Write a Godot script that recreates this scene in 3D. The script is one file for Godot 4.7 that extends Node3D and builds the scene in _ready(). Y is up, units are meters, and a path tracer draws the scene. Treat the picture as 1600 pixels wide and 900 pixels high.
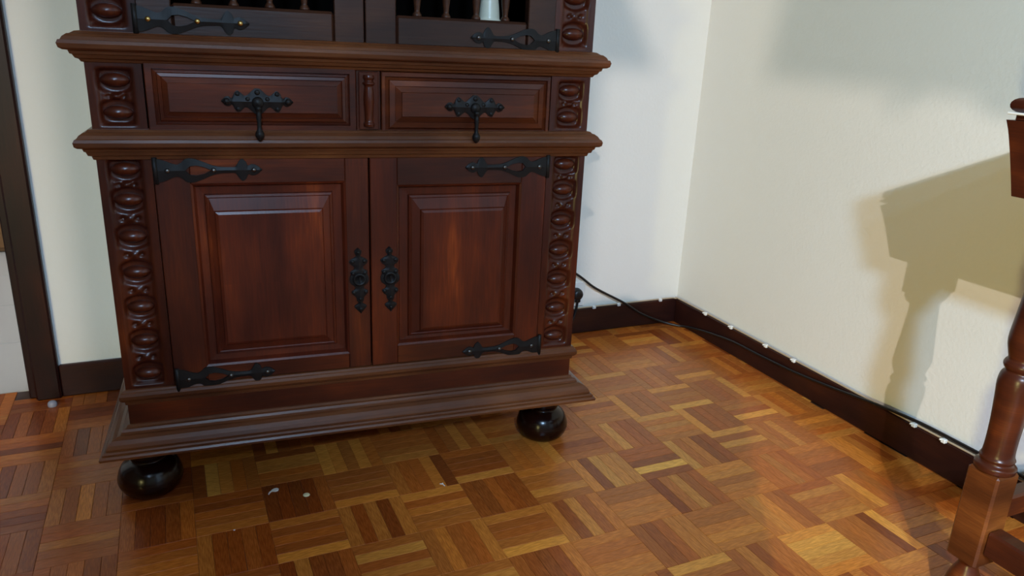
extends Node3D
# A dark carved buffet cabinet in the corner of a room with a mosaic parquet floor.

const K := 0.857                      # built with 14 cm mosaic squares, brought to their real 12 cm at the end
const T := 0.14
const CAM := Vector3(-1.6671, 0.9684, 2.1856)
const CAB := Vector3(-1.3293, 0.0, 0.7168)
const CAB_TURN := -0.067
const FLOOR_AT := Vector3(-1.1395, 0.0, 0.7729)
const FLOOR_TURN := 0.0091

var M := {}
var rng := RandomNumberGenerator.new()
var cam: Camera3D

# ------------------------------------------------------------------ helpers
func numbered(called: String, parent: Node) -> String:
	if not parent.has_node(NodePath(called)):
		return called
	var n := 1
	while parent.has_node(NodePath("%s_%03d" % [called, n])):
		n += 1
	return "%s_%03d" % [called, n]

func put(called: String, m: Mesh, mt: Material, parent: Node = null, at := Vector3.ZERO, fast := false) -> MeshInstance3D:
	var o := MeshInstance3D.new()
	o.mesh = m
	o.material_override = mt
	o.position = at
	var p: Node = parent if parent else self
	o.name = called if fast else numbered(called, p)
	p.add_child(o, true)
	return o

func thing(called: String, label: String, category: String, at := Vector3.ZERO, turn := 0.0, group := "") -> Node3D:
	var o := Node3D.new()
	o.name = numbered(called, self)
	o.position = at
	o.rotation.y = turn
	add_child(o, true)
	tag(o, label, category, group)
	return o

func tag(o: Node, label: String, category: String, group := "") -> void:
	o.set_meta("label", label)
	o.set_meta("category", category)
	if group:
		o.set_meta("group", group)

func struct(o: Node, label := "", category := "") -> Node:
	o.set_meta("kind", "structure")
	if label:
		o.set_meta("label", label)
		o.set_meta("category", category)
	return o

func start(smooth := false) -> SurfaceTool:
	var st := SurfaceTool.new()
	st.begin(Mesh.PRIMITIVE_TRIANGLES)
	st.set_smooth_group(0 if smooth else -1)
	return st

func done(st: SurfaceTool) -> ArrayMesh:
	st.generate_normals()
	return st.commit()

func tri(st: SurfaceTool, a: Vector3, b: Vector3, c: Vector3, hint: Vector3) -> void:
	if (c - a).cross(b - a).dot(hint) < 0.0:
		var s := b
		b = c
		c = s
	st.add_vertex(a)
	st.add_vertex(b)
	st.add_vertex(c)

func quad(st: SurfaceTool, a: Vector3, b: Vector3, c: Vector3, d: Vector3, hint: Vector3) -> void:
	tri(st, a, b, c, hint)
	tri(st, a, c, d, hint)

# a box between two corners with chamfered edges
func bx(st: SurfaceTool, lo: Vector3, hi: Vector3, ch := 0.0) -> void:
	var c := (lo + hi) / 2.0
	var h := (hi - lo) / 2.0
	var k := minf(ch, minf(h.x, minf(h.y, h.z)) * 0.9)
	var ax := [Vector3.RIGHT, Vector3.UP, Vector3.BACK]
	for i in 3:
		var u: Vector3 = ax[(i + 1) % 3]
		var v: Vector3 = ax[(i + 2) % 3]
		var hu: float = h[(i + 1) % 3] - k
		var hv: float = h[(i + 2) % 3] - k
		for s in [-1.0, 1.0]:
			var n: Vector3 = ax[i] * s
			var q: Vector3 = c + n * h[i]
			quad(st, q - u * hu - v * hv, q + u * hu - v * hv, q + u * hu + v * hv, q - u * hu + v * hv, n)
	if k <= 0.0:
		return
	for i in 3:                                  # the twelve edges
		var a: Vector3 = ax[i]
		var u: Vector3 = ax[(i + 1) % 3]
		var v: Vector3 = ax[(i + 2) % 3]
		var ha: float = h[i] - k
		var hu: float = h[(i + 1) % 3]
		var hv: float = h[(i + 2) % 3]
		for s in [-1.0, 1.0]:
			for t in [-1.0, 1.0]:
				var p: Vector3 = c + u * (hu * s) + v * ((hv - k) * t)
				var r: Vector3 = c + u * ((hu - k) * s) + v * (hv * t)
				quad(st, p - a * ha, p + a * ha, r + a * ha, r - a * ha, u * s + v * t)
	for sx in [-1.0, 1.0]:
		for sy in [-1.0, 1.0]:
			for sz in [-1.0, 1.0]:
				var e := Vector3(sx, sy, sz)
				tri(st, c + e * Vector3(h.x, h.y - k, h.z - k), c + e * Vector3(h.x - k, h.y, h.z - k), c + e * Vector3(h.x - k, h.y - k, h.z), e)

func box(lo: Vector3, hi: Vector3, ch := 0.0) -> ArrayMesh:
	var st := start()
	bx(st, lo, hi, ch)
	return done(st)

# a turned piece: profile of (radius, height)
func lathe(st: SurfaceTool, prof: Array, at := Vector3.ZERO, n := 40, axis := Vector3.UP) -> void:
	var rot := Basis(Quaternion(Vector3.UP, axis))
	for i in prof.size() - 1:
		var p: Vector2 = prof[i]
		var r: Vector2 = prof[i + 1]
		for k in n:
			var a0 := TAU * k / n
			var a1 := TAU * (k + 1) / n
			var d0 := Vector3(cos(a0), 0, sin(a0))
			var d1 := Vector3(cos(a1), 0, sin(a1))
			var nn := (d0 + d1) * (r.y - p.y) + Vector3.UP * 2.0 * (p.x - r.x)
			var A := d0 * p.x + Vector3.UP * p.y
			var B := d1 * p.x + Vector3.UP * p.y
			var C := d1 * r.x + Vector3.UP * r.y
			var D := d0 * r.x + Vector3.UP * r.y
			if p.x > 1e-6:
				tri(st, at + rot * A, at + rot * B, at + rot * C, rot * nn)
			if r.x > 1e-6:
				tri(st, at + rot * A, at + rot * C, at + rot * D, rot * nn)

func lathed(prof: Array, n := 40) -> ArrayMesh:
	var st := start(true)
	lathe(st, smooth_profile(prof), Vector3.ZERO, n)
	return done(st)

func smooth_profile(prof: Array) -> Array:       # Catmull-Rom through the points, three steps each
	var out := []
	for i in prof.size() - 1:
		var a: Vector2 = prof[maxi(i - 1, 0)]
		var b: Vector2 = prof[i]
		var c: Vector2 = prof[i + 1]
		var d: Vector2 = prof[mini(i + 2, prof.size() - 1)]
		for s in 3:
			var v := b.cubic_interpolate(c, a, d, s / 3.0)
			out.append(Vector2(maxf(v.x, 0.0), v.y))
	out.append(prof[-1])
	return out

# a moulding that runs round three sides of a cabinet: profile of (overhang, height), mitred corners
func moulding(w: float, d: float, prof: Array, sx := 1.25) -> ArrayMesh:
	var st := start()
	for i in prof.size() - 1:
		var p: Vector2 = prof[i]
		var r: Vector2 = prof[i + 1]
		var ring := func(q: Vector2) -> Array:
			var x := w + q.x * sx
			return [Vector3(-x, q.y, -d), Vector3(-x, q.y, q.x), Vector3(x, q.y, q.x), Vector3(x, q.y, -d)]
		var A: Array = ring.call(p)
		var B: Array = ring.call(r)
		var up := Vector3.UP * (p.x - r.x) * signf(r.y - p.y + 1e-9)
		for k in 3:
			var n: Vector3 = [Vector3.LEFT, Vector3.BACK, Vector3.RIGHT][k] * absf(r.y - p.y) + up
			quad(st, A[k], A[k + 1], B[k + 1], B[k], n)
	# back and inner faces close it
	var f: Vector2 = prof[0]
	var l: Vector2 = prof[-1]
	for e in [f, l]:
		var x: float = w + e.x * sx
		quad(st, Vector3(-x, e.y, -d), Vector3(-x, e.y, e.x), Vector3(x, e.y, e.x), Vector3(x, e.y, -d), Vector3.UP if e == (f if f.y > l.y else l) else Vector3.DOWN)
	for s in [-1.0, 1.0]:
		for i in range(1, prof.size() - 1):
			var c0 := Vector3(s * w, (f.y + l.y) / 2, -d)
			tri(st, c0, Vector3(s * (w + prof[i].x * sx), prof[i].y, -d), Vector3(s * (w + prof[i + 1].x * sx), prof[i + 1].y, -d), Vector3.FORWARD)
	return done(st)

# nested rectangles [x0, y0, x1, y1, z] from the outside in, the last one filled; the first gets side walls down to z = back
func stepped(rings: Array, back: float, hole := false) -> ArrayMesh:
	var st := start()
	var cor := func(r: Array) -> Array:
		return [Vector3(r[0], r[1], r[4]), Vector3(r[2], r[1], r[4]), Vector3(r[2], r[3], r[4]), Vector3(r[0], r[3], r[4])]
	var side := [Vector3.DOWN, Vector3.RIGHT, Vector3.UP, Vector3.LEFT]
	var A: Array = cor.call(rings[0])
	for k in 4:
		var p: Vector3 = A[k]
		var q: Vector3 = A[(k + 1) % 4]
		quad(st, p, q, Vector3(q.x, q.y, back), Vector3(p.x, p.y, back), side[k])
	for i in rings.size() - 1:
		A = cor.call(rings[i])
		var B: Array = cor.call(rings[i + 1])
		for k in 4:
			var fall: float = rings[i + 1][4] - rings[i][4]
			quad(st, A[k], A[(k + 1) % 4], B[(k + 1) % 4], B[k], Vector3.BACK * 0.02 + side[k] * fall)
	var L: Array = cor.call(rings[-1])
	if not hole:
		quad(st, L[0], L[1], L[2], L[3], Vector3.BACK)
	return done(st)

# a plate whose two halves mirror along its length: stations of (along, half width, half width of a hole)
func plate(st: SurfaceTool, sta: Array, at: Vector3, along: Vector3, across: Vector3, thick: float, bulge := 0.0) -> void:
	var up := along.cross(across).normalized()
	if up.z < 0.0:
		up = -up
	for i in sta.size() - 1:
		var p: Vector3 = sta[i]
		var q: Vector3 = sta[i + 1]
		for s in [-1.0, 1.0]:
			var po: Vector3 = at + along * p.x + across * (s * p.y) + up * thick
			var qo: Vector3 = at + along * q.x + across * (s * q.y) + up * thick
			var pi: Vector3 = at + along * p.x + across * (s * p.z) + up * (thick + bulge)
			var qi: Vector3 = at + along * q.x + across * (s * q.z) + up * (thick + bulge)
			if p.y > p.z or q.y > q.z:
				quad(st, pi, po, qo, qi, up)
			quad(st, po, qo, qo - up * thick, po - up * thick, across * s + along * ((p.y - q.y) / maxf(q.x - p.x, 1e-5)))
			if p.z > 0.0 or q.z > 0.0:
				quad(st, pi, qi, qi - up * (thick + bulge), pi - up * (thick + bulge), -across * s)
	for e in [0, sta.size() - 1]:
		var p: Vector3 = sta[e]
		if p.y > 0.0:
			var a: Vector3 = at + along * p.x - across * p.y
			var b: Vector3 = at + along * p.x + across * p.y
			quad(st, a, b, b + up * thick, a + up * thick, along * (-1.0 if e == 0 else 1.0))

func smooth_stations(pts: Array, step := 4) -> Array:
	var out := []
	for i in pts.size() - 1:
		var a: Vector3 = pts[maxi(i - 1, 0)]
		var b: Vector3 = pts[i]
		var c: Vector3 = pts[i + 1]
		var d: Vector3 = pts[mini(i + 2, pts.size() - 1)]
		for s in step:
			var v := b.cubic_interpolate(c, a, d, float(s) / step)
			var z := maxf(lerpf(b.z, c.z, float(s) / step), 0.0)
			out.append(Vector3(lerpf(b.x, c.x, float(s) / step), maxf(v.y, 0.0008), z))
	out.append(pts[-1])
	return out

func dome(st: SurfaceTool, at: Vector3, r: float, h: float, axis := Vector3.BACK, n := 10) -> void:
	var prof := []
	for i in 5:
		var a := PI / 2 * i / 4
		prof.append(Vector2(r * cos(a), h * sin(a)))
	lathe(st, prof, at, n, axis)

func tube(st: SurfaceTool, pts: Array, r: float, n := 8, steps := 6) -> void:
	var path := []
	for i in pts.size() - 1:
		var a: Vector3 = pts[maxi(i - 1, 0)]
		var b: Vector3 = pts[i]
		var c: Vector3 = pts[i + 1]
		var d: Vector3 = pts[mini(i + 2, pts.size() - 1)]
		for s in steps:
			path.append(b.cubic_interpolate(c, a, d, float(s) / steps))
	path.append(pts[-1])
	var u := Vector3.UP
	var rings := []
	for i in path.size():
		var t: Vector3 = (path[mini(i + 1, path.size() - 1)] - path[maxi(i - 1, 0)]).normalized()
		u = (u - t * u.dot(t))
		if u.length() < 1e-3:
			u = t.cross(Vector3.RIGHT)
		u = u.normalized()
		var v := t.cross(u)
		var ring := []
		for k in n:
			ring.append(path[i] + (u * cos(TAU * k / n) + v * sin(TAU * k / n)) * r)
		rings.append(ring)
	for i in rings.size() - 1:
		for k in n:
			var m: Vector3 = (rings[i][k] + rings[i][(k + 1) % n]) / 2 - path[i]
			quad(st, rings[i][k], rings[i][(k + 1) % n], rings[i + 1][(k + 1) % n], rings[i + 1][k], m)
	for e in [0, rings.size() - 1]:
		var hint: Vector3 = (path[0] - path[1]) if e == 0 else (path[-1] - path[-2])
		for k in range(1, n - 1):
			tri(st, rings[e][0], rings[e][k], rings[e][k + 1], hint)

# an ellipsoid cap standing out of a face (towards +z)
func bead_mesh(rx: float, ry: float, h: float) -> ArrayMesh:
	var st := start(true)
	var nu := 16
	var nv := 6
	for j in nv:
		for i in nu:
			var g := func(a: int, b: int) -> Vector3:
				var lat := PI / 2 * b / nv
				var lon := TAU * a / nu
				return Vector3(rx * cos(lat) * cos(lon), ry * cos(lat) * sin(lon), h * sin(lat))
			var p: Vector3 = g.call(i, j)
			quad(st, p, g.call(i + 1, j), g.call(i + 1, j + 1), g.call(i, j + 1), p + Vector3.BACK * 0.002)
	return done(st)

# ------------------------------------------------------------------ textures and materials
func noise_image(w: int, h: int, freq: float, sd: int, oct := 3) -> Image:
	var n := FastNoiseLite.new()
	n.seed = sd
	n.noise_type = FastNoiseLite.TYPE_SIMPLEX_SMOOTH
	n.frequency = freq
	n.fractal_octaves = oct
	var im := n.get_seamless_image(w, h)
	im.convert(Image.FORMAT_L8)
	return im

func wood_images() -> Array:
	# brown varnished wood, grain running up the picture: [picture, picture turned, relief, relief turned]
	var S := 768
	var fine := noise_image(S, 48, 0.22, 11, 3)
	fine.resize(S, S, Image.INTERPOLATE_CUBIC)
	var mid := noise_image(256, 32, 0.06, 12, 3)
	mid.resize(S, S, Image.INTERPOLATE_CUBIC)
	var blotch := noise_image(192, 96, 0.022, 13, 4)
	blotch.resize(S, S, Image.INTERPOLATE_CUBIC)
	var f := fine.get_data()
	var m := mid.get_data()
	var b := blotch.get_data()
	var pics := []
	for set in [[Color8(34, 14, 9), Color8(52, 22, 13), Color8(66, 29, 15), Color8(82, 37, 16), Color8(110, 54, 20), Color8(136, 74, 28)],
			[Color8(58, 33, 20), Color8(80, 46, 27), Color8(98, 58, 33), Color8(116, 71, 39), Color8(142, 92, 50), Color8(164, 112, 62)]]:
		var g := Gradient.new()
		g.offsets = PackedFloat32Array([0.0, 0.3, 0.5, 0.68, 0.85, 1.0])
		g.colors = PackedColorArray(set)
		var lut := PackedByteArray()
		for i in 256:
			var c := g.sample(i / 255.0)
			lut.append_array([c.r8, c.g8, c.b8])
		var out := PackedByteArray()
		out.resize(S * S * 3)
		for i in S * S:
			var t := clampi(int(128.0 + (f[i] - 128) * 0.22 + (m[i] - 128) * 0.26 + (b[i] - 128) * 0.62), 0, 255) * 3
			out[i * 3] = lut[t]
			out[i * 3 + 1] = lut[t + 1]
			out[i * 3 + 2] = lut[t + 2]
		pics.append(Image.create_from_data(S, S, false, Image.FORMAT_RGB8, out))
	var im: Image = pics[0]
	var worn: Image = pics[1]
	worn.rotate_90(CLOCKWISE)
	var tu: Image = im.duplicate()
	tu.rotate_90(CLOCKWISE)
	var ft: Image = fine.duplicate()
	ft.rotate_90(CLOCKWISE)
	return [ImageTexture.create_from_image(im), ImageTexture.create_from_image(tu), ImageTexture.create_from_image(fine), ImageTexture.create_from_image(ft), ImageTexture.create_from_image(worn)]

func wood(tex: Texture2D, relief: Texture2D, tint: Color, rough: float, offset: Vector3, scale := 1.1) -> StandardMaterial3D:
	var m := StandardMaterial3D.new()
	m.albedo_color = tint
	m.albedo_texture = tex
	m.roughness = rough
	m.metallic_specular = 0.4
	m.uv1_triplanar = true
	m.uv1_scale = Vector3.ONE * scale
	m.uv1_offset = offset
	m.heightmap_enabled = true
	m.heightmap_texture = relief
	m.heightmap_scale = 0.008
	return m

func plain(c: Color, rough: float, metal := 0.0) -> StandardMaterial3D:
	var m := StandardMaterial3D.new()
	m.albedo_color = c
	m.roughness = rough
	m.metallic = metal
	return m

func make_materials() -> void:
	var w := wood_images()
	var one := Color(1, 1, 1)
	M.wood_v = wood(w[0], w[2], Color(1.05, 0.95, 0.95), 0.33, Vector3(0.1, 0.2, 0.3))
	M.wood_v2 = wood(w[0], w[2], Color(1.18, 1.0, 0.9), 0.33, Vector3(0.52, 0.61, 0.13))
	M.wood_panel = wood(w[0], w[2], Color(1.18, 1.02, 1.05), 0.30, Vector3(0.83, 0.45, 0.33))
	M.wood_dark = wood(w[0], w[2], Color(0.95, 0.84, 0.85), 0.28, Vector3(0.33, 0.15, 0.73))
	M.wood_h = wood(w[1], w[3], Color(1.1, 0.98, 0.92), 0.33, Vector3(0.4, 0.7, 0.2))
	M.wood_h2 = wood(w[1], w[3], Color(1.05, 0.98, 0.9), 0.33, Vector3(0.15, 0.31, 0.6))
	M.wood_edge = wood(w[4], w[3], Color(0.93, 0.87, 0.84), 0.3, Vector3(0.75, 0.11, 0.4))
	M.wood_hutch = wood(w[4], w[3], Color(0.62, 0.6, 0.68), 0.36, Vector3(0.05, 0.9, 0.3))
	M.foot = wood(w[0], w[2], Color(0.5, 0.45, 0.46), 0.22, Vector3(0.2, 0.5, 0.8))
	M.table = wood(w[4], w[3], Color(0.95, 0.86, 0.74), 0.30, Vector3(0.66, 0.37, 0.21), 1.6)
	M.table_h = wood(w[1], w[3], Color(1.1, 1.1, 1.1), 0.30, Vector3(0.46, 0.57, 0.31), 1.6)
	M.base = wood(w[1], w[3], Color(0.7, 0.74, 0.95), 0.4, Vector3(0.21, 0.77, 0.5))
	M.base_side = M.base.duplicate()
	M.jamb = wood(w[0], w[2], Color(0.62, 0.55, 0.75), 0.45, Vector3(0.3, 0.3, 0.55))
	M.iron = plain(Color8(27, 23, 21), 0.45)
	M.iron.metallic_specular = 0.3
	M.inside = plain(Color8(14, 10, 8), 0.9)  # near black: the shade inside the hutch is put into this colour
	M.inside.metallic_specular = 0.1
	M.rivet = plain(Color8(92, 88, 84), 0.3, 0.9)
	M.brass = plain(Color8(190, 160, 96), 0.28, 1.0)
	M.black = plain(Color8(14, 14, 16), 0.38)
	M.white = plain(Color8(232, 232, 228), 0.4)
	M.cable = plain(Color8(176, 158, 132), 0.5)
	M.cream = plain(Color8(226, 220, 196), 0.35)
	M.fleck = plain(Color8(236, 228, 218), 0.7)
	M.fleck_y = plain(Color8(232, 222, 178), 0.7)
	# plaster
	var grit := NoiseTexture2D.new()
	grit.width = 512
	grit.height = 512
	grit.seamless = true
	var gn := FastNoiseLite.new()
	gn.seed = 5
	gn.frequency = 0.06
	gn.fractal_octaves = 4
	grit.noise = gn
	M.plaster = plain(Color8(231, 229, 221), 0.9)
	M.plaster.uv1_triplanar = true
	M.plaster.uv1_world_triplanar = true
	M.plaster.uv1_scale = Vector3.ONE * 2.5
	M.plaster.heightmap_enabled = true
	M.plaster.heightmap_texture = grit
	M.plaster.heightmap_scale = 0.04
	M.lime = plain(Color8(236, 236, 232), 0.95)
	M.ceiling = plain(Color8(150, 134, 108), 0.95)
	# parquet: one grain picture, ten tones, three stretches of it
	var gim := noise_image(384, 384, 0.035, 31, 4)
	var gd := gim.get_data()
	var go := PackedByteArray()
	go.resize(384 * 384 * 3)
	for i in 384 * 384:
		var t := clampf(0.5 + (gd[i] - 128) / 128.0 * 0.8, 0.0, 1.0)
		go[i * 3] = int(lerpf(208.0, 255.0, t))
		go[i * 3 + 1] = int(lerpf(200.0, 255.0, t))
		go[i * 3 + 2] = int(lerpf(192.0, 255.0, t))
	var gt := ImageTexture.create_from_image(Image.create_from_data(384, 384, false, Image.FORMAT_RGB8, go))
	var gr := ImageTexture.create_from_image(gim)
	var tone := Gradient.new()
	tone.offsets = PackedFloat32Array([0.0, 0.35, 0.6, 1.0])
	tone.colors = PackedColorArray([Color8(126, 58, 24), Color8(184, 100, 40), Color8(210, 128, 52), Color8(250, 182, 80)])
	M.strips = []
	for i in 10:
		for k in 3:
			var m := plain(tone.sample(i / 9.0), 0.25)
			m.metallic_specular = 0.4
			m.albedo_color = m.albedo_color * Color([1.0, 0.96, 1.03][k], [1.0, 0.97, 1.0][k], [1.0, 1.0, 0.95][k])
			m.albedo_texture = gt
			m.uv1_triplanar = true
			m.uv1_scale = Vector3(2.2, 9.0, 26.0)
			m.uv1_offset = Vector3(0.31 * i + 0.17 * k, 0.2 * k, 0.23 * i + 0.41 * k)
			m.heightmap_enabled = true
			m.heightmap_texture = gr
			m.heightmap_scale = 0.012
			M.strips.append(m)
	M.joint = plain(Color8(66, 38, 20), 0.7)
	M.tile = plain(Color8(196, 188, 176), 0.35)
	M.grout = plain(Color8(120, 110, 100), 0.8)

# ------------------------------------------------------------------ the room
func build_room() -> void:
	var H := 2.9
	var th := 0.12
	var top := 2.35                                            # head of the doorway
	# back wall with the doorway to the next room at its left
	var st := start()
	bx(st, Vector3(-2.07, -0.02, -th), Vector3(th, H, 0))
	bx(st, Vector3(-4.3, -0.02, -th), Vector3(-3.1, H, 0))
	bx(st, Vector3(-3.1, top, -th), Vector3(-2.07, H, 0))
	struct(put("wall_back", done(st), M.plaster), "cream plastered wall behind the cabinet", "wall")
	struct(put("wall_right", box(Vector3(0, -0.02, 0), Vector3(th, H, 5.7)), M.plaster), "cream plastered wall right of the corner", "wall")
	struct(put("wall_left", box(Vector3(-4.3, -0.02, 0), Vector3(-4.18, H, 5.7)), M.ceiling))
	struct(put("wall_front", box(Vector3(-4.3, -0.02, 5.55), Vector3(0, H, 5.7)), M.ceiling))
	struct(put("ceiling", box(Vector3(-4.3, H, -3.0), Vector3(th, H + 0.1, 5.7)), M.lime))
	# baseboards, with an eased upper edge
	st = start()
	bx(st, Vector3(-2.012, 0, 0), Vector3(-0.0, 0.0924, 0.0158), 0.004)
	struct(put("baseboard_back", done(st), M.base), "dark brown baseboard behind the cabinet", "baseboard")
	st = start()
	bx(st, Vector3(-0.0158, 0, 0.0158), Vector3(0, 0.0924, 5.55), 0.004)
	struct(put("baseboard_right", done(st), M.base_side), "dark brown baseboard along the right wall", "baseboard")
	# door frame: casing on this side and lining through the wall
	var fr := Node3D.new()
	fr.name = "door_1"
	add_child(fr)
	struct(fr, "dark brown door frame at the left edge", "door frame")
	put("casing", box(Vector3(-2.072, 0, -0.0), Vector3(-2.012, top + 0.06, 0.024), 0.005), M.jamb, fr)
	put("lining", box(Vector3(-2.09, 0, -th - 0.02), Vector3(-2.066, top, 0.0), 0.003), M.jamb, fr)
	put("casing", box(Vector3(-3.15, 0, 0.0), Vector3(-3.09, top + 0.06, 0.024), 0.005), M.jamb, fr)
	put("casing", box(Vector3(-3.09, top, 0.0), Vector3(-2.072, top + 0.06, 0.024), 0.005), M.jamb, fr)
	put("lining", box(Vector3(-3.1, 0, -th - 0.02), Vector3(-3.076, top, 0.0), 0.003), M.jamb, fr)
	# the next room: pale tiles laid askew, seen through the doorway
	struct(put("wall_next_back", box(Vector3(-4.3, -0.02, -3.0), Vector3(th, H, -2.9)), M.plaster))
	struct(put("wall_next_right", box(Vector3(-1.6, -0.02, -2.9), Vector3(-1.5, H, -th)), M.plaster))
	struct(put("wall_next_left", box(Vector3(-4.3, -0.02, -2.9), Vector3(-4.2, H, -th)), M.plaster))
	var fl := Node3D.new()
	fl.name = "floor_next"
	add_child(fl)
	struct(fl, "pale tiled floor of the next room through the doorway", "floor")
	put("screed", box(Vector3(-4.2, -0.05, -2.9), Vector3(-1.6, -0.006, -0.06)), M.grout, fl)
	var tm := box(Vector3(0.002, -0.006, 0.002), Vector3(0.388, 0.0, 0.388), 0.002)
	for i in 5:
		for j in 7:
			var x := -3.6 + i * 0.39
			var z := -0.452 - j * 0.39
			if x + 0.39 > -1.62 or z < -2.9:
				continue
			put("tile", tm, M.tile, fl, Vector3(x, 0, z))

func build_floor() -> void:
	var fl := Node3D.new()
	fl.name = "floor"
	fl.position = FLOOR_AT
	fl.rotation.y = FLOOR_TURN
	add_child(fl)
	struct(fl, "mosaic parquet floor of five-strip squares", "floor")
	var sub := put("subfloor", box(Vector3(-3.2, -0.06, -0.9), Vector3(1.3, -0.004, 4.95)), M.joint, fl)
	# tones read off the squares of the floor: column, row -> five strips, left to right or back to front
	var known := {}
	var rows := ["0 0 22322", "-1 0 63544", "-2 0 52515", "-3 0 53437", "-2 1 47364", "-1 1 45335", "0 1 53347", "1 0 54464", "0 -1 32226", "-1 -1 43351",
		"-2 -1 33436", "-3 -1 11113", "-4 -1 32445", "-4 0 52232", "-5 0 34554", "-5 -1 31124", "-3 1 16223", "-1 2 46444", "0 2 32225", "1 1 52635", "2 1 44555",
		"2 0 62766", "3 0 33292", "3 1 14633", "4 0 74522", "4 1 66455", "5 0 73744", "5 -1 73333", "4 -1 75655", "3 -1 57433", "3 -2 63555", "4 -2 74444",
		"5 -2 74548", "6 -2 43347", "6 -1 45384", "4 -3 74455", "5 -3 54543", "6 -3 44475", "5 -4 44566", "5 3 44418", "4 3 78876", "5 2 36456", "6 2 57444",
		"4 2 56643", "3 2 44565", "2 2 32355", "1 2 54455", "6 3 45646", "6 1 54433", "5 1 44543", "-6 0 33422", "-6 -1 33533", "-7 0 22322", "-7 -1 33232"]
	for r in rows:
		var p: PackedStringArray = r.split(" ")
		known[Vector2i(int(p[0]), int(p[1]))] = p[2]
	rng.seed = 77
	var w := T / 5.0
	var unit := box(Vector3(-T / 2 + 0.0002, -0.006, -w / 2 + 0.00025), Vector3(T / 2 - 0.0002, 0.0, w / 2 - 0.00025), 0.0004)
	var all := []
	for u in range(-16, 10):
		for v in range(-7, 12):
			var tones: String = known.get(Vector2i(u, v), "")
			var base := rng.randf_range(-0.7, 0.7)
			for k in 5:
				var tone: int = int(tones[k]) if tones else clampi(roundi((4.1 if u > -5 else 2.2) + base + rng.randfn(0.0, 1.3)), 1, 8)  # left columns darker: the shade there is put into the strip tones
				var up := posmod(u + v, 2) == 0                     # strips run away from the viewer
				var off := (k - 2) * w
				var c := Vector3((u + 0.5) * T + (off if up else 0.0), rng.randf_range(-0.0002, 0.0001), (v + 0.5) * T + (0.0 if up else off))
				var g: Vector3 = fl.transform * c
				if g.x > 0.05 or g.z < (-0.05 if g.x > -2.0 else -0.01) or g.x < -4.1 or g.z > 2.6:
					continue
				var spin := (PI / 2 if up else 0.0) + rng.randf_range(-0.003, 0.003)
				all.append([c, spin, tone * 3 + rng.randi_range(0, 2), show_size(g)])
	all.sort_custom(func(a, b): return a[3] > b[3])
	var st := {}
	for i in all.size():
		var e: Array = all[i]
		if i < 295 and e[3] > 0.0:
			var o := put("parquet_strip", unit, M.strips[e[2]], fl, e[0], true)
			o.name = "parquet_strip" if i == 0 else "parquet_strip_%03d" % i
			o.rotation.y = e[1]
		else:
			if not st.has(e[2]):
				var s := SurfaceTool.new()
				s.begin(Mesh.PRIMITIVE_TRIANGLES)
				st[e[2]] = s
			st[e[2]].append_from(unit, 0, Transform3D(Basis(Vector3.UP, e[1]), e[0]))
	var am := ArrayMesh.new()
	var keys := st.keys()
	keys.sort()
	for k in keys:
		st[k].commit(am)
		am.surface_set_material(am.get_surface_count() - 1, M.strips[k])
	var rest := MeshInstance3D.new()
	rest.name = "parquet_far"
	rest.mesh = am
	rest.set_meta("kind", "stuff")
	fl.add_child(rest)

# how large a small thing at that place of the floor shows: 0 outside the frame or below the cabinet
func show_size(g: Vector3) -> float:
	var p := cam.transform.affine_inverse() * g
	if p.z > -0.1:
		return 0.0
	var f := 1174.39
	var x := 800.0 + f * p.x / -p.z
	var y := 450.0 - f * p.y / -p.z
	if x < -20 or x > 1620 or y > 925:
		return 0.0
	var l := (g - CAB).rotated(Vector3.UP, -CAB_TURN)
	if absf(l.x) < 0.5 and l.z < -0.02:
		return 0.0
	return (CAM.y / p.length()) / (p.z * p.z)

# ------------------------------------------------------------------ the cabinet
const W := 0.4716
const D := 0.60

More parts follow.
